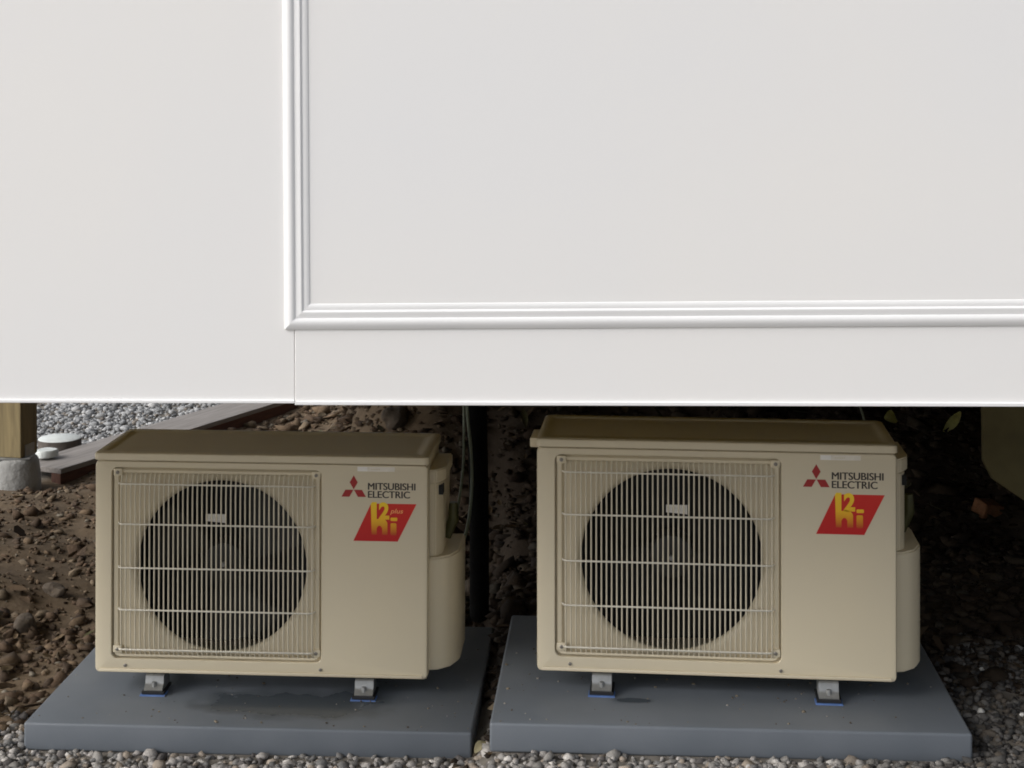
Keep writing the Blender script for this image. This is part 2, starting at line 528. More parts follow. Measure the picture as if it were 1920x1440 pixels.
def text_mesh(body, width, height, bold=0.0, extrude=0.0003, shear=0.0):
    cu = bpy.data.curves.new('lettering', 'FONT')
    cu.body = body
    cu.offset = bold
    cu.shear = shear
    o = bpy.data.objects.new('lettering', cu)
    COL.objects.link(o)
    dg = bpy.context.evaluated_depsgraph_get()
    dg.update()
    me = bpy.data.meshes.new_from_object(o.evaluated_get(dg))
    bpy.data.objects.remove(o)
    me.materials.clear()
    n = len(me.vertices)
    c = np.zeros(n * 3, np.float32)
    me.vertices.foreach_get('co', c)
    c = c.reshape(-1, 3)
    mn, mx = c.min(0), c.max(0)
    u = (c[:, 0] - mn[0]) / (mx[0] - mn[0]) * width
    v = (c[:, 1] - mn[1]) / (mx[1] - mn[1]) * height
    if bold:
        me.vertices.foreach_set('co', np.stack([u, np.zeros(n), v], 1).astype(np.float32).ravel())
        me.update()
        return me
    # heavier strokes: three slightly shifted prints on top of each other
    polys = [tuple(p.vertices) for p in me.polygons]
    vs, fs = [], []
    for k, (dx, dz) in enumerate(((-0.0007, 0), (0.0007, 0), (0, 0.0003))):
        o_ = len(vs)
        vs += [(float(a_) + dx, -0.00006 * k, float(b_) + dz) for a_, b_ in zip(u, v)]
        fs += [tuple(i + o_ for i in p) for p in polys]
    m2 = bpy.data.meshes.new('lettering')
    m2.from_pydata(vs, [], fs)
    return m2

def place_print(me, x, zt, y, name, m, parent):
    """print with its upper left corner at x, zt below the cabinet top"""
    h = max(v.co.z for v in me.vertices)
    me.transform(Matrix.Translation((x, y, HH - zt - h)))
    return shift(link_mesh(name, me, m, parent))

def make_unit(label):
    t = empty('air_conditioner', (0, 0, 0))
    tag(t, label, 'air conditioner', 'outdoor units under the house')
    # ---- cabinet shell behind the front panel
    bm = bmesh.new()
    yb = 0.0125
    box(bm, 0.004, 0.0055, yb, D - 0.004, 0.0, HH - 0.018)
    box(bm, W - 0.0055, W - 0.004, yb, D - 0.004, 0.0, HH - 0.018)
    box(bm, 0.0056, W - 0.0056, yb + 0.001, D - 0.004, 0.001, 0.003)
    link_o = shift(link('cabinet', bm, M['beige'], t))
    shift(link('coil', newbox(0.006, W - 0.006, D - 0.03, D - 0.006, 0.0035, HH - 0.024), M['coil'], link_o))
    shift(link('chamber_wall', newbox(0.06, 0.062, 0.017, D - 0.032, 0.01, HH - 0.03), M['cavity'], link_o))
    shift(link('chamber_wall', newbox(0.552, 0.554, 0.017, D - 0.032, 0.01, HH - 0.03), M['cavity'], link_o))
    # ---- front panel with a recessed grille opening
    gx0, gx1, gz0, gz1 = 0.040, 0.548, 0.034, HH - 0.034
    bm = bmesh.new()
    top = HH - 0.0200
    n = 3
    hole = rrect(gx0, gx1, gz0, gz1, 0.016)
    L0 = loop(bm, rrect(0, W, 0, top, 0.012), 0.035)
    L1 = loop(bm, rrect(0, W, 0, top, 0.012), 0.009)
    L2 = loop(bm, rrect(0.0025, W - 0.0025, 0.0025, top - 0.001, 0.010), 0.0025)
    L3 = loop(bm, rrect(0.009, W - 0.009, 0.008, top - 0.002, 0.008), 0.0)
    bridge(bm, L0, L1); bridge(bm, L1, L2); bridge(bm, L2, L3)
    I0 = loop(bm, hole, 0.0)
    I1 = loop(bm, rrect(gx0 + 0.0015, gx1 - 0.0015, gz0 + 0.0015, gz1 - 0.0015, 0.0145), 0.0015)
    I2 = loop(bm, rrect(gx0 + 0.0015, gx1 - 0.0015, gz0 + 0.0015, gz1 - 0.0015, 0.0145), 0.012)
    bridge(bm, I1, I0); bridge(bm, I2, I1)
    fill_between(bm, L3, I0)
    shift(link('front_panel', bm, M['beige'], t, sharp=35))
    # raised base lip along the bottom of the front
    shift(link('base_lip', newbox(0.012, W - 0.012, -0.003, 0.0004, 0.004, 0.012, bevel=0.002), M['beige'], t, sharp=40))
    # ---- shroud plate with its flared round mouth
    cx, cz, rr = 0.303, HH - 0.272, 0.204
    bm = bmesh.new()
    O = loop(bm, rrect(gx0 + 0.002, gx1 - 0.002, gz0 + 0.002, gz1 - 0.002, 0.014), 0.0125)
    C = [loop(bm, circle(cx, cz, r), y) for r, y in ((rr + 0.016, 0.0127), (rr + 0.009, 0.0145), (rr + 0.003, 0.019), (rr, 0.025), (rr, 0.029))]
    for a, b in zip(C, C[1:]):
        bridge(bm, a, b)
    fill_between(bm, O, C[0])
    shroud = shift(link('fan_shroud', bm, M['beige'], t, sharp=30))
    # ---- fan
    fan = shift(link('fan_hub', tube(bmesh.new(), [(cx, 0.040, cz), (cx, 0.044, cz), (cx, 0.085, cz), (cx, 0.10, cz)], [0.034, 0.048, 0.052, 0.052], 28), M['fan'], t, sharp=40))
    for k in range(3):
        bm = bmesh.new()
        rows = []
        for i in range(9):
            r = 0.05 + (rr - 0.062) * i / 8
            sp = 0.75 + 0.35 * (i / 8)
            row = []
            for j in range(9):
                u = j / 8 - 0.5
                a = k * 2 * math.pi / 3 + 0.5 + u * sp + 0.30 * (i / 8)
                y = 0.078 + u * 0.055 * (0.7 + 0.3 * i / 8)
                row.append(bm.verts.new((cx + r * math.cos(a), y, cz + r * math.sin(a))))
            rows.append(row)
        fs = []
        for p, q in zip(rows, rows[1:]):
            for j in range(8):
                fs.append(bm.faces.new((p[j], p[j + 1], q[j + 1], q[j])))
        bmesh.ops.solidify(bm, geom=fs, thickness=0.003)
        shift(link('fan_blade', bm, M['fan'], t, sharp=50))
    shift(link('shaft_nut', tube(bmesh.new(), [(cx, 0.030, cz), (cx, 0.041, cz)], 0.006, 6), M['galv'], fan))
    # pale paper tag and its tail stuck inside, seen through the wires
    bm = bmesh.new()
    prism(bm, [(cx - 0.042, cz + 0.104), (cx + 0.006, cz + 0.100), (cx + 0.006, cz + 0.121), (cx - 0.042, cz + 0.121)], 0.032, 0.0326)
    shift(link('tag', bm, M['label'], fan))
    # ---- wire guard: frame, upright wires, cross wires, clips, screws
    bm = bmesh.new()
    fo = rrect(gx0 + 0.004, gx1 - 0.004, gz0 + 0.004, gz1 - 0.004, 0.014)
    fi = rrect(gx0 + 0.021, gx1 - 0.021, gz0 + 0.014, gz1 - 0.018, 0.012)
    fm = rrect(gx0 + 0.007, gx1 - 0.007, gz0 + 0.007, gz1 - 0.008, 0.013)
    A = loop(bm, fo, 0.0122); B = loop(bm, fm, 0.004); Cc = loop(bm, rrect(gx0 + 0.016, gx1 - 0.016, gz0 + 0.011, gz1 - 0.014, 0.012), 0.005); E = loop(bm, fi, 0.0122)
    bridge(bm, A, B); bridge(bm, B, Cc); bridge(bm, Cc, E)
    guard = shift(link('wire_guard', bm, M['beige'], t, sharp=35))
    wx0, wx1 = gx0 + 0.026, gx1 - 0.022
    NW = 41
    bm = bmesh.new()
    za, zb = gz0 + 0.010, gz1 - 0.014
    tube(bm, [(0, 0.011, za), (0, 0.002, za + 0.004), (0, -0.004, za + 0.014), (0, -0.006, za + 0.05), (0, -0.006, zb - 0.06), (0, -0.004, zb - 0.022), (0, 0.003, zb - 0.006), (0, 0.0115, zb)], 0.0020, 6)
    w0 = shift(link('wire', bm, M['beige_wire'], guard, sharp=50))
    for k in range(NW):
        w = w0 if k == 0 else w0.copy()
        if k:
            COL.objects.link(w)
            w.parent = guard
        w.location.x = wx0 + (wx1 - wx0) * k / (NW - 1)
    for zt in (0.073, 0.168, 0.272, 0.372, 0.467):
        z = HH - zt
        yy = -0.0095 if 0.1 < zt < 0.42 else -0.0075
        bm = tube(bmesh.new(), [(gx0 + 0.018, 0.004, z), (gx0 + 0.022, yy + 0.003, z), (gx0 + 0.03, yy, z), (gx1 - 0.03, yy, z), (gx1 - 0.022, yy + 0.003, z), (gx1 - 0.017, 0.004, z)], 0.0021, 6)
        shift(link('cross_wire', bm, M['cross'], guard, sharp=50))
    for sx in (0, 1):
        for sz in (0, 1):
            x = gx0 + 0.016 if sx == 0 else gx1 - 0.014
            z = gz0 + 0.024 if sz == 0 else gz1 - 0.013
            c = shift(link('corner_clip', newbox(x - 0.011, x + 0.011, -0.001, 0.0095, z - 0.009, z + 0.009, bevel=0.003), M['beige'], guard, sharp=40))
            s = 1 if sx == 0 else -1
            shift(link('screw', tube(bmesh.new(), [(x, 0.001, z), (x, -0.0025, z), (x, -0.0032, z)], [0.0042, 0.0042, 0.003], 10), M['screw'], c))
    for x in (0.075, 0.545):
        shift(link('screw', tube(bmesh.new(), [(x, 0.0, 0.020), (x, -0.0024, 0.020), (x, -0.003, 0.020)], [0.0038, 0.0038, 0.0025], 10), M['screw'], t))
    # ---- top panel: lid with a front lip and a shallow pressed tray
    bm = bmesh.new()
    x0, x1, y0, y1, z0, z1 = -0.002, W + 0.002, -0.003, D, HH - 0.0175, HH
    def yl(inset, y_in, z):
        pts = rrect(x0 + inset, x1 - inset, y0 + y_in, y1 - y_in, max(0.014 - inset * 0.4, 0.004))
        return [bm.verts.new((p, q, z)) for p, q in pts]
    loops = [yl(0, 0, z0), yl(0, 0, z1 - 0.006), yl(0.0015, 0.0015, z1 - 0.002), yl(0.006, 0.006, z1), yl(0.022, 0.030, z1), yl(0.025, 0.033, z1 - 0.0016), yl(0.040, 0.050, z1 - 0.0016)]
    for a, b in zip(loops, loops[1:]):
        bridge(bm, a, b)
    bm.faces.new(loops[-1])
    bm.faces.new(loops[0][::-1])
    top_o = shift(link('top_panel', bm, M['beige'], t, sharp=30))
    # ---- right side: handle housing above, valve cover below
    def plan(pts, z0_, z1_, bev, seg):
        bm_ = bmesh.new()
        lo_ = [bm_.verts.new((p, q, z0_)) for p, q in pts]
        up_ = [bm_.verts.new((p, q, z1_)) for p, q in pts]
        bridge(bm_, lo_, up_); bm_.faces.new(up_); bm_.faces.new(lo_[::-1])
        bmesh.ops.bevel(bm_, geom=list(bm_.edges), offset=bev, segments=seg, affect='EDGES')
        return bm_
    hb = shift(link('service_panel', plan([(W - 0.004, 0.050), (W + 0.012, 0.054), (W + 0.026, 0.075), (W + 0.028, 0.10), (W + 0.028, 0.24), (W - 0.004, 0.24)], 0.27, 0.455, 0.003, 2), M['beige'], t, sharp=40))
    shift(link('handle_hood', plan([(W - 0.004, 0.046), (W + 0.014, 0.050), (W + 0.032, 0.075), (W + 0.035, 0.10), (W + 0.035, 0.24), (W - 0.004, 0.24)], 0.456, 0.486, 0.003, 2), M['beige'], hb, sharp=40))
    shift(link('handle_shade_block', newbox(W + 0.010, W + 0.0295, 0.0640, 0.0900, 0.424, 0.447, bevel=0.001), M['cavity'], hb))  # solid near-black block, stands in for shade in the handle hollow
    shift(link('valve_cover', plan([(W - 0.004, 0.034), (W + 0.022, 0.040), (W + 0.050, 0.066), (W + 0.066, 0.110), (W + 0.066, 0.262), (W - 0.004, 0.262)], 0.012, 0.280, 0.004, 2), M['beige'], t, sharp=45))
    shift(link('valve', tube(bmesh.new(), [(W + 0.030, 0.15, 0.30), (W + 0.046, 0.15, 0.345), (W + 0.046, 0.15, 0.385)], [0.010, 0.014, 0.010], 10), M['brass'], t, sharp=40))
    shift(link('side_handle', newbox(-0.024, 0.0045, 0.10, 0.20, HH - 0.042, HH - 0.020, bevel=0.003), M['beige'], t, sharp=40))
    # ---- feet: pressed strap, rubber block, blue pad
    for fx in (0.147, 0.650):
        bm = bmesh.new()
        hw = 0.022
        pr = [(0.05, -0.001), (0.004, -0.001), (0.000, -0.004), (-0.002, -0.018), (-0.006, -0.024), (-0.014, -0.029), (-0.017, -0.032), (-0.016, -0.0345), (0.05, -0.0345)]
        a = [bm.verts.new((fx - hw, y, z)) for y, z in pr]
        b = [bm.verts.new((fx + hw, y, z)) for y, z in pr]
        bm.faces.new(a); bm.faces.new(b[::-1])
        for i in range(len(pr)):
            j = (i + 1) % len(pr)
            bm.faces.new((a[i], b[i], b[j], a[j]))
        ft = shift(link('foot', bm, M['galv'], t, sharp=40))
        shift(link('bolt', tube(bmesh.new(), [(fx, -0.007, -0.028), (fx, -0.007, -0.016)], 0.0055, 6), M['galv'], ft))
        shift(link('rubber_block', newbox(fx - 0.027, fx + 0.027, -0.019, 0.05, -0.0420, -0.0347, bevel=0.001), M['rubber'], ft))
        shift(link('blue_pad', newbox(fx - 0.030, fx + 0.030, -0.024, 0.012, -0.0450, -0.0422, bevel=0.0006), M['blue'], ft))
        shift(link('rear_foot', newbox(fx - hw, fx + hw, D - 0.06, D + 0.01, -0.0450, -0.0005, bevel=0.003), M['rubber'], t))
    # ---- prints on the blank part of the front
    y = -0.0004
    def dia(bm, c, ang, ln, wd):
        d = Vector((math.cos(ang), math.sin(ang))); s = Vector((-d.y, d.x))
        p = [c, c + d * ln * 0.5 + s * wd * 0.5, c + d * ln, c + d * ln * 0.5 - s * wd * 0.5]
        prism(bm, [(q.x, q.y) for q in p], y, 0.0002)
    bm = bmesh.new()
    c = Vector((0.6235, HH - 0.0790))
    for ang in (90, 210, 330):
        dia(bm, c + Vector((math.cos(R(ang)), math.sin(R(ang)))) * 0.0008, R(ang), 0.0330, 0.0192)
    shift(link('emblem', bm, M['print_red'], t))
    place_print(text_mesh('MITSUBISHI', 0.112, 0.0162, 0.0), 0.658, 0.0620, y, 'lettering', M['print_dark'], t)
    place_print(text_mesh('ELECTRIC', 0.099, 0.0162, 0.0), 0.658, 0.0812, y, 'lettering', M['print_dark'], t)
    bm = prism(bmesh.new(), [(0.665, HH - 0.111), (0.773, HH - 0.111), (0.7285, HH - 0.200), (0.623, HH - 0.200)], y, 0.0002)
    stk = shift(link('sticker', bm, M['sticker'], t))
    y2 = -0.0007
    bm = bmesh.new()
    def ar(cx_, cz_, rx, rz, a0, a1, n=8):
        return [(cx_ + rx * math.cos(R(a0 + (a1 - a0) * k / n)), cz_ + rz * math.sin(R(a0 + (a1 - a0) * k / n))) for k in range(n + 1)]
    zt, zb_ = HH - 0.1075, HH - 0.1845
    hp = [(0.6615, zb_), (0.6595, zt - 0.004), (0.6625, zt), (0.6735, zt), (0.6735, HH - 0.148)]
    hp += ar(0.6835, HH - 0.1585, 0.0155, 0.0125, 110, 0, 6)
    hp += [(0.699, zb_), (0.6865, zb_), (0.6865, HH - 0.169)]
    hp += ar(0.680, HH - 0.169, 0.0055, 0.006, 20, 160, 5)
    hp += [(0.6735, HH - 0.169), (0.6735, zb_)]
    prism(bm, hp, y2, -0.00045)
    prism(bm, rrect(0.7065, 0.7205, zb_ - 0.001, HH - 0.1565, 0.003, 3), y2, -0.00045)
    prism(bm, rrect(0.7065, 0.7225, HH - 0.1515, HH - 0.1435, 0.002, 3), y2, -0.00045)
    hi_o = shift(link('hi_print', bm, M['hi'], stk))
    hi_o.data.transform(Matrix.Translation((0.005, 0, 0)))
    place_print(text_mesh('2', 0.0250, 0.041, 0.045), 0.6835, 0.1075, y2, 'hi_print', M['hi'], stk)
    plus = place_print(text_mesh('plus', 0.031, 0.0145, 0.012, shear=0.25), 0.7105, 0.1225, y2, 'plus_print', M['plus'], stk)
    lb = shift(link('label_strip', newbox(0.632, 0.721, -0.0004, 0.0002, HH - 0.0355, HH - 0.0245), M['label2'], t))
    shift(link('label_end', newbox(0.633, 0.656, -0.0007, -0.00045, HH - 0.035, HH - 0.025), M['label'], lb))
    place_print(text_mesh('00-000'.replace('0', '-'), 0.022, 0.0015, 0.001), 0.664, 0.0295, -0.0007, 'label_print', M['beige'], lb)
    return t, plus

YEL, RED, ORG = (0.80, 0.46, 0.01), (0.40, 0.008, 0.010), (0.72, 0.26, 0.008)
zc = OFF.z + HH
M['sticker'] = fade_mat('red_sticker_ink', zc - 0.201, zc - 0.112, [(0, (0.50, 0.010, 0.012)), (1, (0.62, 0.022, 0.012))])
M['hi'] = fade_mat('yellow_fading_ink', zc - 0.1865, zc - 0.1075, [(0.0, (0.46, 0.03, 0.01)), (0.22, (0.70, 0.26, 0.012)), (0.5, (0.92, 0.52, 0.02)), (1.0, (0.95, 0.64, 0.03))])

def set_pose(t, p):
    x, yy, z, a, tl = p
    t.rotation_euler = (0, -tl, a)
    rot = Matrix.Rotation(a, 3, 'Z') @ Matrix.Rotation(-tl, 3, 'Y')
    t.location = Vector((x, yy, z + 1.46)) + rot @ (-OFF)

def copy_tree(o, parent=None, skip=()):
    c = o.copy()
    COL.objects.link(c)
    c.parent = parent
    for ch in list(o.children):
        if ch not in skip:
            copy_tree(ch, c, skip)
    return c

bpy.context.view_layer.update()
unit, plus_print = make_unit('left beige outdoor unit whose red sticker has small plus script')
unit2 = copy_tree(unit, None, (plus_print,))
unit2['label'] = 'right beige outdoor unit with plain red sticker, nearest the dark corner'
for ch in unit2.children_recursive:
    if ch.name.startswith('tag'):
        ch.location.x = 0.030
set_pose(unit, (-1.006, 3.9004, -1.3605, -0.060, -0.0085))
set_pose(unit2, (0.0485, 3.6900, -1.29, -0.0990, -0.0051))

# ------------------------------------------------------------------ things at the back left
def gz(x, y):
    return float(ground_z(np.array([x]), np.array([y]))[0])

px_, py_ = -1.875, 6.15
pz = gz(px_, py_)
pier = empty('concrete_pier', (px_, py_, pz), (0, 0, 0.1))
tag(pier, 'rough grey concrete pier under the wooden post', 'pier')
bm = bmesh.new()
prof_p = [(0.092, -0.04), (0.090, 0.05), (0.084, 0.10), (0.080, 0.112), (0.073, 0.117)]
rings = [[bm.verts.new((r * math.cos(a) * (1 + 0.03 * math.sin(3 * a + r * 60)), r * math.sin(a), z)) for a in [2 * math.pi * k / 22 for k in range(22)]] for r, z in prof_p]
for a, b in zip(rings, rings[1:]):
    bridge(bm, a, b)
bm.faces.new(rings[-1]); bm.faces.new(rings[0][::-1])
link('footing', bm, M['concrete'], pier, sharp=50)
link('bracket', newbox(-0.062, 0.062, -0.064, 0.064, 0.1175, 0.124, bevel=0.001), M['galv'], pier)
post = empty('wooden_post', (px_, py_, pz + 0.1245), (0, 0, -0.28))
tag(post, 'square olive brown timber post standing on the concrete pier', 'post')
link('shaft', newbox(-0.056, 0.056, -0.056, 0.056, 0.0, 0.989 - pz - 0.1255, bevel=0.004), M['post'], post)
link('strap', newbox(0.0565, 0.0595, -0.03, 0.03, -0.0, 0.045), M['galv'], post)

# weathered plank along the foot of the bank
mid = (A_PL + B_PL) / 2
ln = float(np.linalg.norm(B_PL - A_PL)) / 2
ang = math.atan2(D_PL[1], D_PL[0])
za_, zb2 = 0.055, 0.075
plank = empty('plank', (mid[0], mid[1], 0.0), (0, -math.atan2(zb2 - za_, 2 * ln), ang))
tag(plank, 'long weathered grey plank with dark red edge running behind the left unit', 'plank')
link('board', newbox(-ln, ln, -0.11, 0.11, 0.046, 0.066, bevel=0.002), M['plank'], plank)
link('edge_board', newbox(-ln, ln, -0.108, -0.06, -0.06, 0.0455, bevel=0.002), M['plank_side'], plank)

disc_p = (-1.876, 6.74)
bm = bmesh.new()
nseg = 40
ra = [0.086, 0.088, 0.087, 0.082]
zz = [-0.03, 0.03, 0.070, 0.074]
rings = [[bm.verts.new((r * math.cos(a) * (1 + 0.012 * math.sin(5 * a)), r * math.sin(a), z)) for a in [2 * math.pi * k / nseg for k in range(nseg)]] for r, z in zip(ra, zz)]
for a, b in zip(rings, rings[1:]):
    bridge(bm, a, b)
ft = bm.faces.new(rings[-1]); bm.faces.new(rings[0][::-1])
for f in bm.faces:
    f.material_index = 1 if f.calc_center_median().z < 0.06 else 0
disc = link('round_footing', bm, [M['concrete_white'], M['earth_side']], sharp=40, loc=(disc_p[0], disc_p[1], gz(*disc_p) + 0.005))
tag(disc, 'round pale topped concrete footing disc in the gravel behind the post', 'footing')

bm = bmesh.new()
pts = [(0.042 * math.cos(a) * (1 + 0.08 * math.sin(4 * a + 1)), 0.045 * math.sin(a) * (1 + 0.1 * math.cos(3 * a))) for a in [2 * math.pi * k / 18 for k in range(18)]]
lo = [bm.verts.new((x, y, 0)) for x, y in pts]; m1 = [bm.verts.new((x * 0.99, y * 0.99, 0.018)) for x, y in pts]; hi_ = [bm.verts.new((x * 0.88, y * 0.86, 0.026)) for x, y in pts]
bridge(bm, lo, m1); bridge(bm, m1, hi_); bm.faces.new(hi_); bm.faces.new(lo[::-1])
frag = link('concrete_fragment', bm, M['concrete_white'], sharp=45, loc=(-1.845, 6.45, 0.0675))
tag(frag, 'small chalky concrete lump lying on the grey plank beside the post', 'concrete lump')

stick = link('wood_splinter', tube(bmesh.new(), [(0, 0, 0), (0.02, -0.03, 0.004), (0.045, -0.06, 0.003)], [0.006, 0.007, 0.004], 6), M['concrete_white'], loc=(-1.77, 6.72, gz(-1.77, 6.72) + 0.02))
tag(stick, 'tiny white splinter on the gravel beside the round footing', 'splinter')

# ------------------------------------------------------------------ pipe and cables between the units
def spline(pts, n=8):
    pts = [Vector(p) for p in pts]
    P = [pts[0]] + pts + [pts[-1]]
    out = []
    for i in range(1, len(P) - 2):
        for k in range(n):
            t = k / n
            a, b, c, d = P[i - 1], P[i], P[i + 1], P[i + 2]
            out.append(0.5 * ((2 * b) + (c - a) * t + (2 * a - 5 * b + 4 * c - d) * t * t + (3 * b - a - 3 * c + d) * t ** 3))
    out.append(pts[-1])
    return out
pb = gz(-0.10, 4.55)
pp = link('insulated_pipe', tube(bmesh.new(), spline([(-0.10, 4.55, 0.988), (-0.102, 4.55, 0.6), (-0.098, 4.55, 0.3), (-0.10, 4.55, pb - 0.01)]), 0.027, 14), M['pipe'], sharp=50)
tag(pp, 'thick black insulated pipe hanging from the floor between the units', 'pipe')
c1 = link('cable', tube(bmesh.new(), spline([(-0.135, 4.32, 0.988), (-0.132, 4.32, 0.60), (-0.137, 4.30, 0.47), (-0.150, 4.22, 0.39)]), 0.0035, 8), M['cable'], sharp=60)
tag(c1, 'straight thin grey green cable dropping beside the black pipe', 'cable', 'cables between the units')
c2 = link('cable', tube(bmesh.new(), spline([(-0.133, 4.31, 0.988), (-0.124, 4.31, 0.66), (-0.113, 4.31, 0.53), (-0.113, 4.30, 0.42), (-0.128, 4.25, 0.33), (-0.155, 4.20, 0.30)]), 0.0042, 8), M['cable'], sharp=60)
tag(c2, 'bowed thin grey green cable curving down to the left unit', 'cable', 'cables between the units')
c3 = link('cable', tube(bmesh.new(), spline([(0.90, 4.30, 0.988), (0.902, 4.30, 0.75), (0.90, 4.28, 0.69), (0.905, 4.2, 0.62)]), 0.003, 8), M['cable'], sharp=60)
tag(c3, 'short thin cable hanging behind the right unit top', 'cable', 'cables between the units')

# dark sheet propped at the far right
bm = bmesh.new()
prism(bm, [(1.28, 0.985), (1.285, 0.45), (1.31, 0.40), (1.44, 0.31), (1.9, 0.05), (2.4, 0.05), (2.4, 0.985)], -0.009, 0.009)
bmesh.ops.bevel(bm, geom=list(bm.edges), offset=0.002, segments=1, affect='EDGES')
ply = link('plywood_sheet', bm, M['ply'], loc=(0.02, 4.55, 0))
tag(ply, 'dark olive plywood sheet with slanting lower edge at the far right', 'plywood')

# ------------------------------------------------------------------ loose pieces
ico = bmesh.new()
bmesh.ops.create_icosphere(ico, subdivisions=1, radius=1.0)
ICO_V = np.array([v.co[:] for v in ico.verts]); ICO_F = np.array([[v.index for v in f.verts] for f in ico.faces])
ico.free()

def rot_mats(n):
    q = rng.normal(size=(n, 4)); q /= np.linalg.norm(q, axis=1)[:, None]
    w, x, y, z = q.T
    return np.stack([1-2*(y*y+z*z), 2*(x*y-z*w), 2*(x*z+y*w), 2*(x*y+z*w), 1-2*(x*x+z*z), 2*(y*z-x*w), 2*(x*z-y*w), 2*(y*z+x*w), 1-2*(x*x+y*y)], 1).reshape(n, 3, 3)

def stones(name, pos, size, cols, m, label, cat, rough=0.22, flat=0.7):
    n = len(pos)
    V = ICO_V[None] * (1 + rng.normal(0, rough, (n, len(ICO_V), 1)))
    V = V * (size[:, None] * rng.uniform(0.6, 1.35, (n, 3)))[:, None, :]
    V = np.einsum('nij,nvj->nvi', rot_mats(n), V)
    V[:, :, 2] *= flat
    V = V + pos[:, None, :]
    F = (ICO_F[None] + (np.arange(n) * len(ICO_V))[:, None, None]).reshape(-1, 3)
    T = np.repeat(cols, len(ICO_V), 0)
    o = link_mesh(name, np_mesh(name, V.reshape(-1, 3), F, T), m)
    tag(o, label, cat, kind='stuff')
    return o

def palette(n, cols, wts, jit=0.22):
    c = np.array(cols)[rng.choice(len(cols), n, p=np.array(wts) / sum(wts))]
    return np.clip(c * rng.uniform(1 - jit, 1 + jit, (n, 1)), 0.005, 0.9)

GREYS = [(0.21, 0.205, 0.20), (0.29, 0.28, 0.275), (0.14, 0.14, 0.142), (0.24, 0.21, 0.18), (0.42, 0.41, 0.40), (0.085, 0.08, 0.08)]
def on_pad(x, y):
    r = np.zeros(len(x), bool)
    for (ox, oy, a) in ((-1.117, 3.706, -0.0577), (-0.056, 3.504, -0.0639)):
        c, s = math.cos(a), math.sin(a)
        u = (x - ox) * c + (y - oy) * s; v = -(x - ox) * s + (y - oy) * c
        r |= (u > -0.004) & (u < 1.025) & (v > -0.006) & (v < 0.742)
    return r

# front gravel
n = 52000
x = rng.uniform(-2.6, 2.6, n); y = rng.uniform(2.35, 4.3, n)
edge = 3.62 + 0.10 * fbm(x * 3, x * 0 + 2.0) - 0.25 * smooth((-0.9 - x) / 0.3) * 0 + 0.45 * smooth((x - 0.85) / 0.3) + 0.22 * smooth((-0.95 - x) / 0.15)
keep = (rng.random(n) > smooth((y - edge + 0.10) / 0.25)) & ~on_pad(x, y)
x, y = x[keep], y[keep]; n = len(x)
sz = rng.lognormal(math.log(0.0078), 0.32, n).clip(0.004, 0.016)
pos = np.stack([x, y, ground_z(x, y) + sz * 0.35], 1)
cg = palette(n, GREYS, [4, 4, 3, 3, 1.3, 2])
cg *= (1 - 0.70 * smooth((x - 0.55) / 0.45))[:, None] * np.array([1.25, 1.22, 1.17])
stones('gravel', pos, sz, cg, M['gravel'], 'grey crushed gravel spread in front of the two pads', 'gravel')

# gravel behind the plank
n = 24000
x = rng.uniform(-3.6, 0.2, n); y = rng.uniform(5.9, 8.5, n)
keep = (soil_side(x, y) < -0.09) & (np.hypot(x - disc_p[0], y - disc_p[1]) > 0.095)
x, y = x[keep], y[keep]; n = len(x)
sz = rng.lognormal(math.log(0.0105), 0.3, n).clip(0.006, 0.02)
pos = np.stack([x, y, ground_z(x, y) + sz * 0.35], 1)
stones('gravel', pos, sz, palette(n, [(0.27, 0.275, 0.28), (0.33, 0.335, 0.34), (0.19, 0.195, 0.20), (0.42, 0.42, 0.42), (0.19, 0.17, 0.15)], [4, 3, 3, 1, 1.2]),
       M['gravel'], 'paler gravel in daylight behind the weathered plank', 'gravel')

# clods and bark under the house
def soil_points(n):
    x = rng.uniform(-2.7, 2.4, n); y = rng.uniform(3.4, 7.9, n)
    keep = (soil_side(x, y) > 0.12) & ~on_pad(x, y) & ((y > 3.78 + 0.1 * fbm(x * 4, y * 4)) | ((np.abs(x + 0.085) < 0.06) & (y > 3.55)))
    return x[keep], y[keep]
x, y = soil_points(42000); n = len(x)
sz = rng.lognormal(math.log(0.010), 0.5, n).clip(0.004, 0.04)
smoothed = (x < -1.15) & (y > 4.6 + 0.3 * fbm(x * 3, y * 3))
sz = np.where(smoothed & (rng.random(n) < 0.8), sz * 0.38, sz)
pos = np.stack([x, y, ground_z(x, y) + sz * 0.2], 1)
cb = palette(n, [(0.125, 0.088, 0.056), (0.095, 0.064, 0.042), (0.15, 0.115, 0.078), (0.068, 0.047, 0.032), (0.16, 0.14, 0.11)], [4, 4, 2, 3, 0.7], 0.3)
clod_shade = smooth((x + 0.45) / 0.4)[:, None]  # same crawl space shade painted into the clod colours
cb = cb * (1 - 0.70 * clod_shade)
stones('soil_clods', pos, sz, cb, M['gravel'], 'brown soil clods and bark bits under the house', 'soil', rough=0.38, flat=0.6)

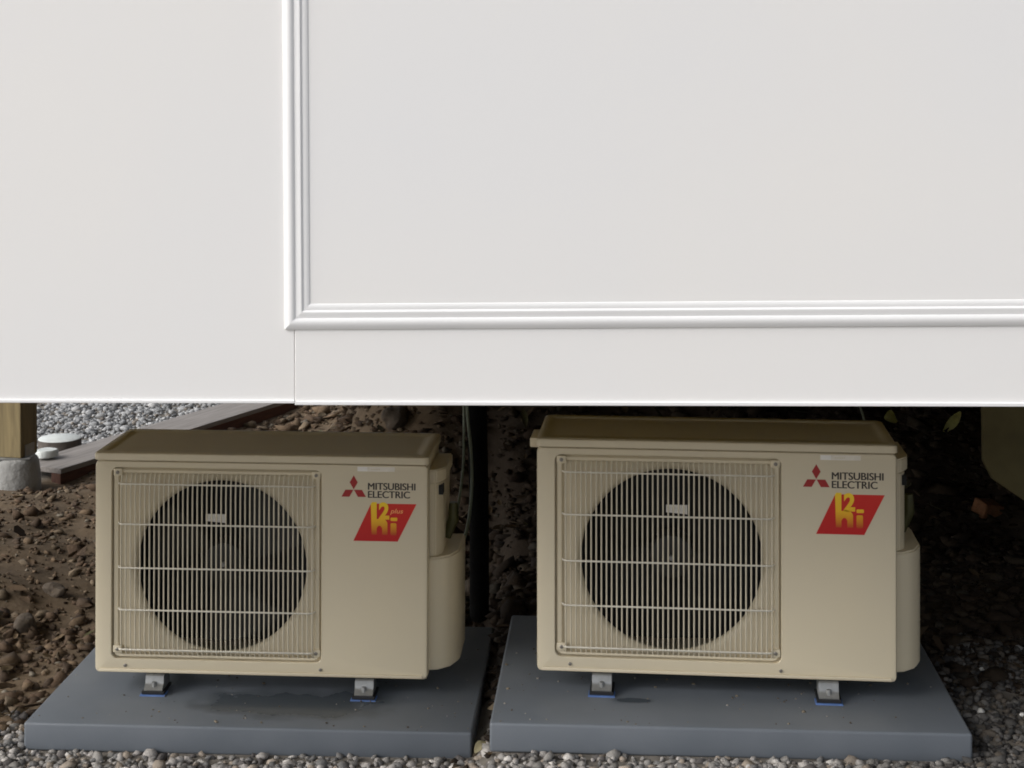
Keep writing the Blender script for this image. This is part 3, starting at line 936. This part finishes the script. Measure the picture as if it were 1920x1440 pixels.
# fallen leaves: small folded blades
x, y = soil_points(5200); n = len(x)
keep = rng.random(n) < np.where((y > 5.2) & (x > -0.9), 0.75, np.where((x < -0.95) & (y < 4.7), 0.55, 0.10))
x, y = x[keep], y[keep]; n = len(x)
base = np.array([(-1, 0, 0), (-0.45, 0.42, 0.10), (0.3, 0.36, 0.12), (1, 0, 0.05), (0.3, -0.36, 0.12), (-0.45, -0.42, 0.10), (-0.4, 0, -0.03), (0.35, 0, -0.04)])
bf = np.array([(0, 6, 1), (1, 6, 7), (1, 7, 2), (2, 7, 3), (0, 5, 6), (5, 4, 7), (5, 7, 6), (4, 3, 7)])
sz = rng.uniform(0.012, 0.034, n)
az = rng.uniform(0, 2 * math.pi, n); tx = rng.normal(0, 0.45, n); ty = rng.normal(0, 0.45, n)
V = np.repeat(base[None], n, 0) * sz[:, None, None]
V[:, :, 2] *= rng.uniform(0.2, 2.2, (n, 1))
ca, sa = np.cos(az)[:, None], np.sin(az)[:, None]
vx = V[:, :, 0] * ca - V[:, :, 1] * sa; vy = V[:, :, 0] * sa + V[:, :, 1] * ca
V = np.stack([vx, vy, V[:, :, 2] + np.tan(np.clip(tx, -1, 1))[:, None] * vx * 0.8 + np.tan(np.clip(ty, -1, 1))[:, None] * vy * 0.8], -1)
V += np.stack([x, y, ground_z(x, y) + 0.012 + sz * 0.2], 1)[:, None, :]
F = (bf[None] + (np.arange(n) * 8)[:, None, None]).reshape(-1, 3)
lc = palette(n, [(0.12, 0.085, 0.05), (0.075, 0.05, 0.03), (0.16, 0.125, 0.08), (0.09, 0.085, 0.04), (0.10, 0.05, 0.03)], [4, 4, 1.5, 1, 0.7], 0.3)
lc = lc * (1 - 0.45 * smooth((x + 0.3) / 0.5))[:, None]  # leaf colours darkened rightwards, carrying the shade behind the units
lit = link_mesh('leaf_litter', np_mesh('leaf_litter', V.reshape(-1, 3), F, np.repeat(lc, 8, 0)), M['litter'])
tag(lit, 'brown fallen leaves scattered over the soil under the house', 'leaves', kind='stuff')

# grit and crumbs blown onto the pads
x = rng.uniform(-1.12, 0.97, 900); y = rng.uniform(3.46, 4.4, 900)
keep = on_pad(x, y) & on_pad(x - 0.012, y) & on_pad(x + 0.012, y) & on_pad(x, y - 0.012) & on_pad(x, y + 0.012)
keep &= rng.random(900) < 0.25 + 0.6 * smooth((np.abs(x + 0.075) < 0.9) * 1.0 - (y - 3.5) * 1.2)
x, y = x[keep], y[keep]; n = len(x)
sz = rng.lognormal(math.log(0.0017), 0.45, n).clip(0.0009, 0.005)
zl = np.where(x < -0.076, 0.0555 - 0.0071 * (x + 1.117), 0.1255 - 0.0051 * (x + 0.056))
stones('grit', np.stack([x, y, zl + sz * 0.3], 1), sz, palette(n, [(0.2, 0.17, 0.13), (0.3, 0.28, 0.25), (0.10, 0.08, 0.06)], [3, 2, 3]), M['gravel'], 'crumbs of grit and soil lying on the grey pads', 'grit')

# single pieces one can point to
def rock(name, loc, s, m, label, cat, group=None, seed=0, sub=2, flat=0.7):
    bm = bmesh.new()
    bmesh.ops.create_icosphere(bm, subdivisions=sub, radius=1.0)
    rs = np.random.default_rng(seed)
    k = rs.normal(size=(5, 3))
    for v in bm.verts:
        d = sum(0.10 * math.sin(2.2 * float(np.dot(k[i], v.co)) + i) for i in range(5))
        v.co *= 1 + d
        v.co = Vector((v.co.x * s[0], v.co.y * s[1], v.co.z * s[2]))
    lowest = min(v.co.z for v in bm.verts)
    z = gz(loc[0], loc[1]) - lowest * 0.55
    o = link(name, bm, m, sharp=45, loc=(loc[0], loc[1], z))
    o.rotation_euler.z = rs.uniform(0, 6)
    return tag(o, label, cat, group)

def pix(u, v, z):
    """ground plan position of a photo point lying at height z (for laying out loose pieces)"""
    yv = 3060 * (1.46 - z) / (v - 189)
    return ((u - 960) / 3060 * yv, yv)

PG = 'white pebbles on the dark soil at right'
for i, (u, v, s, lab) in enumerate((
        (1832, 1336, 0.010, 'bright white pebble alone beside the right pad front corner'),
        (1835, 1258, 0.008, 'small white pebble on soil behind the right pad edge'),
        (1910, 1341, 0.009, 'white pebble at the right margin level with the pad corner'),
        (1903, 1220, 0.012, 'tan pebble highest among the pale pebbles at right'))):
    a = pix(u, v, 0.08)
    rock('pebble', a, (s, s * 0.8, s * 0.7), M['pebble'] if i != 3 else M['concrete'], lab, 'pebble', PG, seed=20 + i, sub=2)

def sight(u, v):
    """where the line of sight through a photo point meets the ground"""
    for yy_ in np.arange(3.2, 8.2, 0.01):
        x_ = (u - 960) / 3060 * yy_
        if gz(x_, yy_) >= 1.46 - (v - 189) / 3060 * yy_:
            return (x_, float(yy_))
    return (x_, 8.2)
a = sight(1842, 968)
brick = link('brick_piece', newbox(-0.04, 0.04, -0.03, 0.03, 0, 0.05, bevel=0.005), M['brick'], loc=(a[0], a[1], gz(*a) - 0.008))
brick.rotation_euler = (0.25, 0.2, 0.5)
tag(brick, 'broken orange brown brick in the dark soil at far right', 'brick')

def leaf(name, loc, ln_, wd, rot, m, label, group='pale leaves under the house'):
    bm = bmesh.new()
    rows = []
    for i in range(9):
        t = i / 8
        w = wd * math.sin(math.pi * (0.04 + 0.93 * t)) ** 0.8
        xx = (t - 0.5) * ln_
        zc_ = 0.18 * ln_ * math.sin(t * 2.6)
        rows.append([bm.verts.new((xx, w * u, zc_ + 0.3 * w * abs(u))) for u in (-0.5, -0.25, 0, 0.25, 0.5)])
    fs = []
    for p, q in zip(rows, rows[1:]):
        for j in range(4):
            fs.append(bm.faces.new((p[j], p[j + 1], q[j + 1], q[j])))
    bmesh.ops.solidify(bm, geom=fs, thickness=0.0008)
    o = link(name, bm, m, sharp=60, loc=loc)
    o.rotation_euler = rot
    return tag(o, label, 'leaf', group)
for u, v, ln_, wd, rt, mm, lab in (
        (1664, 802, 0.055, 0.050, (1.0, 0.1, 0.6), 'leaf', 'round yellow green leaf just above the right unit top corner'),
        (1780, 812, 0.10, 0.034, (1.1, -0.8, 0.3), 'leaf', 'curled yellow green leaf between right unit and plywood sheet'),
        (985, 1408, 0.050, 0.032, (0.2, 0.1, 0.4), 'leaf_cream', 'dry cream leaf on gravel under the right pad front corner'),
        (893, 1418, 0.042, 0.022, (0.3, -0.2, 1.0), 'leaf_cream', 'dry cream leaf below the gap between the pads')):
    a = sight(u, v)
    leaf('leaf', (a[0], a[1], gz(*a) + (0.016 if mm == 'leaf_cream' else 0.022)), ln_, wd, rt, M[mm], lab)

for i, (u, v, s, lab) in enumerate((
        (40, 1180, 0.040, 'large brown stone in the soil left of the left pad'),
        (100, 1110, 0.032, 'brown stone just left of the left unit'),
        (735, 795, 0.055, 'rounded mossy stone on the bank above the left unit'),
        (880, 1110, 0.030, 'dark stone in the gap behind the left pad'))):
    x_, y_ = sight(u, v)
    rock('stone', (x_, y_), (s, s * 0.8, s * 0.7), M['rock'], lab, 'stone', 'loose stones in the soil', seed=40 + i, sub=3)
